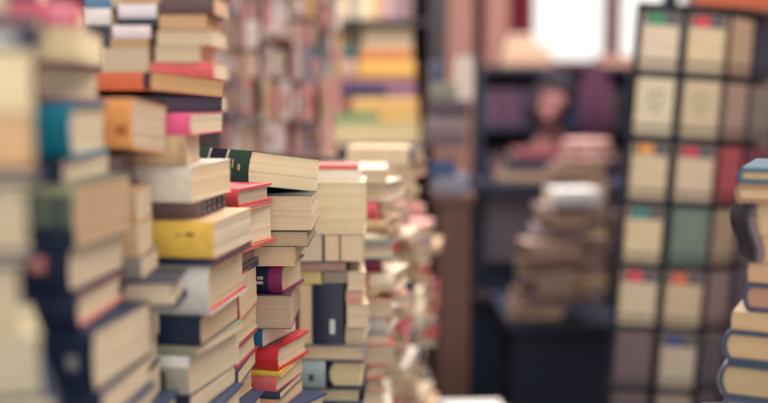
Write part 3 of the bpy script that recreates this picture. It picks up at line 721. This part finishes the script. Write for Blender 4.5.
# hanging plum scarf / coat and rosy bag right of the person
e = empty('hanging_coat', Matrix.Translation((xw(594, 4.9), 4.93, 0)), 'dark magenta coat hanging in front of the low bookcase, right of the person', 'coat')
m = MB(); zs = [Zat(64, 4.93), Zat(75, 4.93), Zat(100, 4.93), Zat(150, 4.93)]; ws = [.02, .055, .06, .07]
n = 16
for z, w_ in zip(zs, ws):
    for k in range(n):
        a = 2 * math.pi * k / n; rr = 1 + .12 * math.sin(5 * a); m.v.append(Vector((w_ * rr * math.cos(a), .045 * rr * math.sin(a), z)))
for j in range(3):
    for k in range(n): m.f.append([j * n + k, j * n + (k + 1) % n, (j + 1) * n + (k + 1) % n, (j + 1) * n + k])
m.f.append(list(range(n))); m.f.append([3 * n + k for k in range(n)][::-1])
obj('coat_body', m, M_CLOTH, e, (74, 36, 62), smooth=True)
m = MB().tube((-.04, -.02, zs[1] - .01), (-.065, -.03, zs[3] + .03), .03, 8, .024); obj('sleeve', m, M_CLOTH, e, (74, 36, 62), smooth=True)
m = MB().tube((.04, -.02, zs[1] - .01), (.065, -.03, zs[3] + .03), .03, 8, .024); obj('sleeve', m, M_CLOTH, e, (74, 36, 62), smooth=True)
obj('hook', MB().tube((0, 0, zs[0] - .01), (0, .06, DZ + .005), .004), WIRE, e)
rpile(xw(628, 5.05), 5.04, DZ, DZ + .05, [('rosy tan', (200, 146, 130))], 'the pile at the dark bookcase right end', 'books on the right end of the dark bookcase', rk, modes=(.2, .6, .2))

# ------------------------------------------------------------------ counter
CT = Zat(184, 3.8); c0, c1 = xw(474, 3.8), xw(640, 3.8)
e = empty('shop_counter', Matrix.Translation((0, 3.8, 0)), 'dark navy shop counter in front of the person', 'counter')
obj('counter_top', MB().box(c0 - .02, c1 + .02, -.02, .36, CT - .035, CT), NAVYP, e, bev=.003)
obj('body', MB().box(c0, c1, .02, .34, 0, CT - .035), NAVYP, e)
MP = flat('mauve_panel', (84, 74, 88), .7, 5, .15)
pa, pb = xw(486, 3.8), xw(535, 3.8)
obj('front_panel', MB().box(pa, pb, .004, .0205, Zat(262, 3.8), Zat(196, 3.8)), MP, e, bev=.002)
obj('front_panel', MB().box(xw(545, 3.8), xw(630, 3.8), .004, .0205, Zat(262, 3.8), Zat(196, 3.8)), MP, e, bev=.002)
obj('rail', MB().box(c0, c1, .0, .0205, Zat(299, 3.8), Zat(293, 3.8)), flat('rail_wood', (84, 66, 66), .6), e)
for (xl, xr, yt, yb, cc, lab) in ((498, 562, 173, 184, (150, 124, 106), 'wide tan book lying on the navy counter'), (505, 558, 160, 173, (44, 44, 64), 'dark book between tan and red-brown ones on the counter'), (514, 570, 149, 160, (122, 60, 70), 'red-brown book on top of the counter stack')):
    w_ = xw(xr, 3.85) - xw(xl, 3.85); front_book(3.85, yt, yb, xc=xr, a=0, A=w_, b=.17, sp='L', cc=cc, label=lab, zb=CT if yb == 184 else None, zt=None)

# ------------------------------------------------------------------ leaning heaps on a low dark stand
ST = Zat(322, 3.2)
s0, s1 = xw(508, 3.2), xw(700, 3.2)
e = empty('low_stand', Matrix.Translation(((s0 + s1) / 2, 3.4, 0)), 'low dark navy stand under the leaning taupe book heaps', 'stand')
hw = (s1 - s0) / 2
obj('top_board', MB().box(-hw, hw, -.23, .30, ST - .03, ST), NAVYP, e)
obj('body', MB().box(-hw + .02, hw - .02, -.2, .27, 0, ST - .03), NAVYP, e)
rh = random.Random(12); gH = 'taupe books in the leaning heaps on the low stand'
rpile(xw(566, 3.2), 3.20, ST, Zat(206, 3.2), PAL_T, 'the leaning heap under the tilted white book', gH, rh, modes=(.2, .5, .3), lean=(.26, .0), pagec=(170, 146, 130))
rpile(xw(668, 3.5), 3.50, ST, Zat(205, 3.5), [('mauve', (150, 124, 126)), ('dull rose', (140, 100, 108))], 'the mauve heap half hidden behind the rack', gH, rh, modes=(.3, .5, .2), pagec=(160, 136, 130))
rpile(xw(606, 3.46), 3.44, ST, Zat(163, 3.46), PAL_T, 'the heap under the pink folded cloth', gH, rh, modes=(.2, .5, .3), lean=(0, 0), pagec=(170, 146, 130))
w_ = xw(602, 3.2) - xw(554, 3.2)
front_book(3.19, 190, 206, xc=601, a=-6, A=w_, b=.13, sp='L', cc=(214, 212, 214), label='white book tilted on top of the leaning taupe heap', roll=0)
# folded pink cloth
e = empty('folded_cloth', Matrix.Translation((xw(588, 3.5), 3.53, Zat(163, 3.46))), 'pink folded cloth on top of the taupe book heap', 'cloth')
m = MB()
for k in range(3): m.box(-.09 + .004 * k, .09 - .006 * k, -.07 + .003 * k, .07 - .003 * k, .028 * k, .028 * (k + 1) - .002)
obj('cloth_layers', m, M_CLOTH, e, (164, 126, 120), bev=.011, smooth=True)

# low white paper pile on a stool at the bottom of the aisle
sz = Zat(432, 2.55)
e = empty('low_stool', Matrix.Translation((xw(482, 2.55), 2.72, 0)), 'low dark stool in the aisle at the bottom of the photo', 'stool')
obj('seat', MB().box(-.14, .14, -.14, .14, sz - .06, sz - .03), WOODD, e)
for sx in (-1, 1):
    for sy in (-1, 1): obj('leg', MB().tube((sx * .12, sy * .12, 0), (sx * .10, sy * .10, sz - .06), .016), WOODD, e)
make_book(frame_matrix(Vector((xw(482, 2.55) - .10, 2.70, sz - .03)), (1, .05, 0), (0, 0, 1)), .19, .25, .03, (226, 222, 220), 'large white book lying on the low stool in the aisle')

# ------------------------------------------------------------------ paperback rack
DR = 2.45; ROWH = .158; COLW = .1125; BW, BH = .089, .136
LEAN = math.radians(3.4)
top = P(641, 2, DR)
MR = Matrix.Translation(top) @ Matrix.Rotation(LEAN, 4, 'Y') @ Matrix.Rotation(math.radians(2), 4, 'Z')
foot_l = Vector((.115, .14, -1.70))
base = MR @ foot_l; base.z = 0
e = empty('book_rack', Matrix.Translation(base), 'tall dark wire rack leaning slightly, filled with face-out cream paperbacks', 'rack')
INV = Matrix.Translation(-base) @ MR
def rk_obj(name, m, mt, color=None):
    me = m.mesh(name); me.transform(INV); return link(name, me, mt, e, color)
NR = 7; H = NR * ROWH
panels = []   # (local matrix for a panel, columns)
pm0 = Matrix.Identity(4)
pm1 = Matrix.Translation((2 * COLW, 0, 0)) @ Matrix.Rotation(math.radians(36), 4, 'Z')
pm2 = Matrix.Rotation(math.radians(-52), 4, 'Z') @ Matrix.Translation((-COLW, 0, 0))
for (pmx, nc) in ((pm0, 2), (pm1, 2)):
    mm = MB().box(0, nc * COLW, .032, .034, -H, 0, pmx); rk_obj('back_panel', mm, WIRE)  # dark sheet added so the gaps between the books look dark
    for c in range(nc + 1):
      if not (pmx is pm1 and c == 0): rk_obj('upright_wire', MB().tube(pmx @ Vector((c * COLW, 0, 0)), pmx @ Vector((c * COLW, 0, -H)), .0035, 6), WIRE)
    for r_ in range(NR + 1):
        rk_obj('shelf_wire', MB().box(0, nc * COLW, .0, .032, -r_ * ROWH - .004, -r_ * ROWH, pmx), WIRE)
        if r_: rk_obj('lip_wire', MB().tube(pmx @ Vector((0, -.004, -r_ * ROWH + .02)), pmx @ Vector((nc * COLW, -.004, -r_ * ROWH + .02)), .0022, 5), WIRE)
rk_obj('centre_pole', MB().tube((.115, .14, .05), (.115, .14, -1.69), .02, 12), WIRE)
m = MB().tube((0, 0, 0), (0, 0, .03), .24, 28, .2); obj('base_disc', m, WIRE, e)
rk_obj('header_sign', MB().box(.145, .46, .02, .04, .004, .09), M_COVER, (190, 92, 60))
cards = {
 0: [((216, 198, 176), (30, 140, 92), 'cream', 'green'), ((214, 192, 158), (206, 56, 76), 'tan-cream', 'crimson red'), ((198, 168, 140), None, 'tan', ''), ((60, 66, 88), None, 'slate', '')],
 1: [((214, 200, 172), None, 'cream', 'x'), ((200, 182, 150), None, 'beige', 'x'), ((176, 150, 136), None, 'dull pink-brown', ''), ((140, 128, 124), None, 'grey-brown', '')],
 2: [((208, 188, 158), (226, 148, 70), 'cream', 'orange'), ((206, 184, 158), (196, 44, 66), 'rosy cream', 'red'), ((176, 84, 92), None, 'brick pink', ''), ((120, 60, 76), None, 'plum', '')],
 3: [((212, 192, 156), (28, 130, 124), 'cream', 'teal'), ((104, 122, 112), None, 'grey-green pictorial', 'x'), ((168, 148, 128), None, 'greenish tan', ''), ((120, 110, 110), None, 'grey', '')],
 4: [((204, 188, 160), (214, 60, 84), 'cream', 'bright red'), ((196, 174, 146), (214, 100, 66), 'beige', 'orange-red'), ((140, 118, 116), None, 'mauve-brown', ''), ((90, 80, 96), None, 'dark mauve', '')],
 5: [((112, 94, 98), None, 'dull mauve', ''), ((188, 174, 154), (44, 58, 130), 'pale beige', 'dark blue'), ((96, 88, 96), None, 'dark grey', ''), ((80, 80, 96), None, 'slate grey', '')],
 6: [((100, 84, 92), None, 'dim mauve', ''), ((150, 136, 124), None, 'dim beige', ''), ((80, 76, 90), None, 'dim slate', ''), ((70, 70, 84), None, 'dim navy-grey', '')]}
ordn = ['top', 'second', 'third', 'fourth', 'fifth', 'sixth', 'lowest']
rr_ = random.Random(9)
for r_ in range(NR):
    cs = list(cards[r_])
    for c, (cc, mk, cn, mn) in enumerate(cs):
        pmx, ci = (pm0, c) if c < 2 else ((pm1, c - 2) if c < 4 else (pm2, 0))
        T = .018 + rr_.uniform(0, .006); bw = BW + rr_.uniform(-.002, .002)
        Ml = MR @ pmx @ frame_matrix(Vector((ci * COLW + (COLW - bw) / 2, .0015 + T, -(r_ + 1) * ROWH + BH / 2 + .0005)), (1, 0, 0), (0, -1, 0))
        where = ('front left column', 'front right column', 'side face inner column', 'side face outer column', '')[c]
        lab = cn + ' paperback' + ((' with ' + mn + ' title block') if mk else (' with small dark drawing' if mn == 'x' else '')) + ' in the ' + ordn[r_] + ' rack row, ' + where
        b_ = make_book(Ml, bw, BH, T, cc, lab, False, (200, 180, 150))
        tp = T
        dk = tuple(q * .42 for q in cc)
        if c < 2 and mk:
            hdr = MB().box(.002, bw - .002, BH / 2 - .030, BH / 2 - .001, tp - .0002, tp + .0005); obj('title_band', hdr, M_COVER, b_, (86, 84, 92))
            obj('title_block', MB().box(.012, .050, BH / 2 - .029, BH / 2 - .004, tp + .0004, tp + .0011), M_COVER, b_, mk)
            obj('title_block', MB().box(.056, .082, BH / 2 - .027, BH / 2 - .016, tp + .0004, tp + .0011), M_COVER, b_, (60, 62, 76))
        elif mn == 'x':
            m = MB()
            for k in range(7):
                a = k / 7 * 2 * math.pi; rx_ = .012 + .006 * (k % 2)
                m.box(bw / 2 + rx_ * math.cos(a) - .004, bw / 2 + rx_ * math.cos(a) + .005, .015 + rx_ * 1.5 * math.sin(a) - .005, .015 + rx_ * 1.5 * math.sin(a) + .005, tp - .0002, tp + .0005)
            obj('cover_drawing', m, M_COVER, b_, (120, 134, 118) if r_ == 1 and c == 0 else (140, 130, 110))

# ------------------------------------------------------------------ the person behind the counter
def eval_mesh(o):
    dg = bpy.context.evaluated_depsgraph_get(); return bpy.data.meshes.new_from_object(o.evaluated_get(dg))
def skin_part(verts, edges, radii, root=0, sub=1):
    me = bpy.data.meshes.new('sk'); me.from_pydata(verts, edges, []); o = bpy.data.objects.new('sk', me); COL.objects.link(o)
    md = o.modifiers.new('s', 'SKIN'); 
    for i, r in enumerate(radii):
        rr = r if isinstance(r, tuple) else (r, r)
        me.skin_vertices[0].data[i].radius = rr; me.skin_vertices[0].data[i].use_root = (i == root)
    md.use_smooth_shade = True
    s = o.modifiers.new('u', 'SUBSURF'); s.levels = sub; s.render_levels = sub
    bpy.context.view_layer.update(); out = eval_mesh(o); bpy.data.objects.remove(o); return out
def sphere(c, s, rot=None, seg=24, ring=16):
    bm = bmesh.new(); bmesh.ops.create_uvsphere(bm, u_segments=seg, v_segments=ring, radius=1)
    M = Matrix.Translation(c) @ (rot or Matrix.Identity(4)) @ Matrix.Diagonal((s[0], s[1], s[2], 1)); bm.transform(M)
    me = bpy.data.meshes.new('sp'); bm.to_mesh(me); bm.free(); return me
def fuse(meshes, voxel, smooth=4):
    bm = bmesh.new()
    for me in meshes: bm.from_mesh(me)
    me = bpy.data.meshes.new('f'); bm.to_mesh(me); bm.free(); o = bpy.data.objects.new('f', me); COL.objects.link(o)
    r = o.modifiers.new('r', 'REMESH'); r.mode = 'VOXEL'; r.voxel_size = voxel; r.use_smooth_shade = True
    s = o.modifiers.new('sm', 'SMOOTH'); s.iterations = smooth; s.factor = .5
    bpy.context.view_layer.update(); out = eval_mesh(o); bpy.data.objects.remove(o)
    bm = bmesh.new(); bm.from_mesh(out); seen = set(); isl = []
    for v_ in bm.verts:
        if v_ in seen: continue
        st = [v_]; seen.add(v_); g_ = []
        while st:
            a_ = st.pop(); g_.append(a_)
            for e_ in a_.link_edges:
                b__ = e_.other_vert(a_)
                if b__ not in seen: seen.add(b__); st.append(b__)
        isl.append(g_)
    isl.sort(key=len)
    for g_ in isl[:-1]: bmesh.ops.delete(bm, geom=g_, context='VERTS')
    bm.to_mesh(out); bm.free()
    for p in out.polygons: p.use_smooth = True
    out.materials.clear(); return out
HC = P(553, 100, 4.50); PX, PY = HC.x, 4.50      # head centre
pe = empty('person', Matrix.Translation((PX + .02, 4.58, 0)), 'person with dark hair and dark navy top sitting behind the counter, head tilted', 'person')
o0 = Vector((PX + .02, 4.58, 0))
def v(x, y, z): return Vector((x, y, z))          # local to pe
hz = HC.z; sh_z = hz - .235
hip = v(0, .10, .70)
body = [hip, v(0, .08, .86), v(0, .05, sh_z - .12), v(0, .03, sh_z + .01), v(-.01, .0, sh_z + .07), v(-.02, -.055, sh_z + .21)]
bv = [tuple(p) for p in body]; be = [(0, 1), (1, 2), (2, 3), (3, 4), (4, 5)]; br = [(.15, .12), (.125, .10), (.14, .10), (.10, .07), (.052, .052), (.05, .05)]
def limb(pts, rad, at):
    idx = at
    for p, r in zip(pts, rad):
        bv.append(tuple(p)); br.append(r); be.append((idx, len(bv) - 1)); idx = len(bv) - 1
LH = v(-.10, -.405, CT + .030); RH = v(.10, -.40, CT + .030)
limb([v(-.155, .02, sh_z - .045), v(-.225, -.04, sh_z - .16), v(-.22, -.20, CT + .045), LH + v(-.004, .006, .0)], [.058, .048, .038, .026], 3)
limb([v(.155, .02, sh_z - .045), v(.225, -.04, sh_z - .16), v(.22, -.20, CT + .045), RH + v(.004, .006, .0)], [.058, .048, .038, .026], 3)
limb([v(-.10, .06, .66), v(-.14, -.26, .66), v(-.14, -.24, .30), v(-.14, -.20, .08), v(-.14, -.34, .04)], [.085, .062, .05, .036, .034], 0)
limb([v(.10, .06, .66), v(.14, -.26, .66), v(.14, -.24, .30), v(.14, -.20, .08), v(.14, -.34, .04)], [.085, .062, .05, .036, .034], 0)
parts_ = [skin_part(bv, be, br, 0, 2)]
tilt_ = Matrix.Rotation(math.radians(16), 4, 'Y') @ Matrix.Rotation(math.radians(14), 4, 'X')
hc = v(HC.x - o0.x, HC.y - o0.y, HC.z)
TH = Matrix.Translation(hc) @ tilt_
def hs(c, s): me = sphere((0, 0, 0), s); me.transform(TH @ Matrix.Translation(c)); return me
parts_ += [hs((0, .012, .03), (.074, .092, .082)), hs((0, -.015, -.03), (.060, .070, .078)), hs((0, -.045, -.085), (.030, .030, .026)),
           hs((0, -.094, -.012), (.011, .014, .026)), hs((0, -.100, -.030), (.016, .013, .011)), hs((0, -.083, -.062), (.024, .010, .007)), hs((0, -.081, -.071), (.020, .010, .007)),
           hs((-.074, .01, -.005), (.010, .018, .030)), hs((.074, .01, -.005), (.010, .018, .030)), hs((-.028, -.078, .022), (.022, .010, .008)), hs((.028, -.078, .022), (.022, .010, .008))]
hands = []
for sx, HP in ((1, LH), (-1, RH)):
    hands.append(sphere(tuple(HP + v(sx * .006, -.008, 0)), (.036, .050, .016)))
    fv, fe, fr_ = [], [], []
    for k, ln in enumerate((.068, .078, .074, .058)):
        x = -.028 + .019 * k; x *= -sx; b0 = HP + v(sx * .012 + x, -.035, .002); i = len(fv)
        fm = skin_part([tuple(b0), tuple(b0 + v(x * .15, -ln * .45, .008)), tuple(b0 + v(x * .2, -ln * .8, -.002)), tuple(b0 + v(x * .2, -ln, -.012))], [(0, 1), (1, 2), (2, 3)], [.0095, .009, .008, .0065], 0, 1)
        hands.append(fm)
    b0 = HP + v(sx * .035, .0, 0)
    hands.append(skin_part([tuple(b0), tuple(b0 + v(sx * .022, -.028, -.002)), tuple(b0 + v(sx * .026, -.052, -.008))], [(0, 1), (1, 2)], [.012, .011, .008], 0, 1))
skm = fuse(parts_ + hands, .0045, 3)
SKIN = flat('skin', (150, 102, 104), .55, 6, .08)  # skin colour lowered to put the figure in shade
link('body', skm, SKIN, pe)
# clothing: same skeleton, fuller radii, stopping at wrists and neck
cl_v = [Vector(q) for q in bv[:4] + bv[6:14]]
cl_v[7] += Vector((-.016, .045, 0)); cl_v[11] += Vector((.016, .045, 0))
cm_ = {0: 0, 1: 1, 2: 2, 3: 3}
for k in range(6, 14): cm_[k] = k - 2
ce = [(cm_[a], cm_[b]) for a, b in be if a in cm_ and b in cm_]
cr_ = [(.170, .140), (.150, .122), (.150, .115), (.085, .070)] + [.066, .060, .052, .036, .066, .060, .052, .036]
top_ = fuse([skin_part([tuple(p) for p in cl_v], ce, cr_, 0, 2)], .007, 4)
link('navy_top', top_, M_CLOTH, pe, (28, 36, 62))
lv = [bv[0]] + bv[14:24]; le = [(0, 1), (1, 2), (2, 3), (3, 4), (0, 6), (6, 7), (7, 8), (8, 9)]
lv2 = [bv[0]] + bv[14:18] + bv[19:23]; le2 = [(0, 1), (1, 2), (2, 3), (3, 4), (0, 5), (5, 6), (6, 7), (7, 8)]
tr = fuse([skin_part([tuple(p) for p in lv2], le2, [(.165, .135), .10, .076, .064, .052, .10, .076, .064, .052], 0, 2)], .008, 4)
link('trousers', tr, M_CLOTH, pe, (36, 38, 54))
for sx in (-1, 1):
    sm_ = fuse([sphere((sx * .14, -.30, .045), (.045, .12, .044))], .008, 2); link('shoe', sm_, M_COVER, pe, (30, 28, 34))
hair = fuse([hs((0, .030, .045), (.088, .094, .088)), hs((-.062, .035, -.03), (.036, .062, .11)), hs((.062, .035, -.03), (.036, .062, .11)), hs((0, .075, -.05), (.075, .04, .11)), hs((.03, -.055, .085), (.05, .035, .026)), hs((-.03, -.055, .085), (.05, .035, .026))], .006, 4)
link('hair', hair, M_CLOTH, pe, (26, 24, 36))
for sx in (-1, 1):
    link('eye', hs((sx * .028, -.079, .006), (.010, .006, .005)), M_COVER, pe, (60, 50, 52))
e = empty('stool', Matrix.Translation((PX + .02, 4.70, 0)), 'dark round stool the person sits on behind the counter', 'stool')
obj('seat', MB().tube((0, 0, .53), (0, 0, .56), .17, 24), WOODD, e)
for k in range(4):
    a = math.pi / 4 + k * math.pi / 2; obj('leg', MB().tube((.16 * math.cos(a), .16 * math.sin(a), 0), (.12 * math.cos(a), .12 * math.sin(a), .53), .015), WOODD, e)
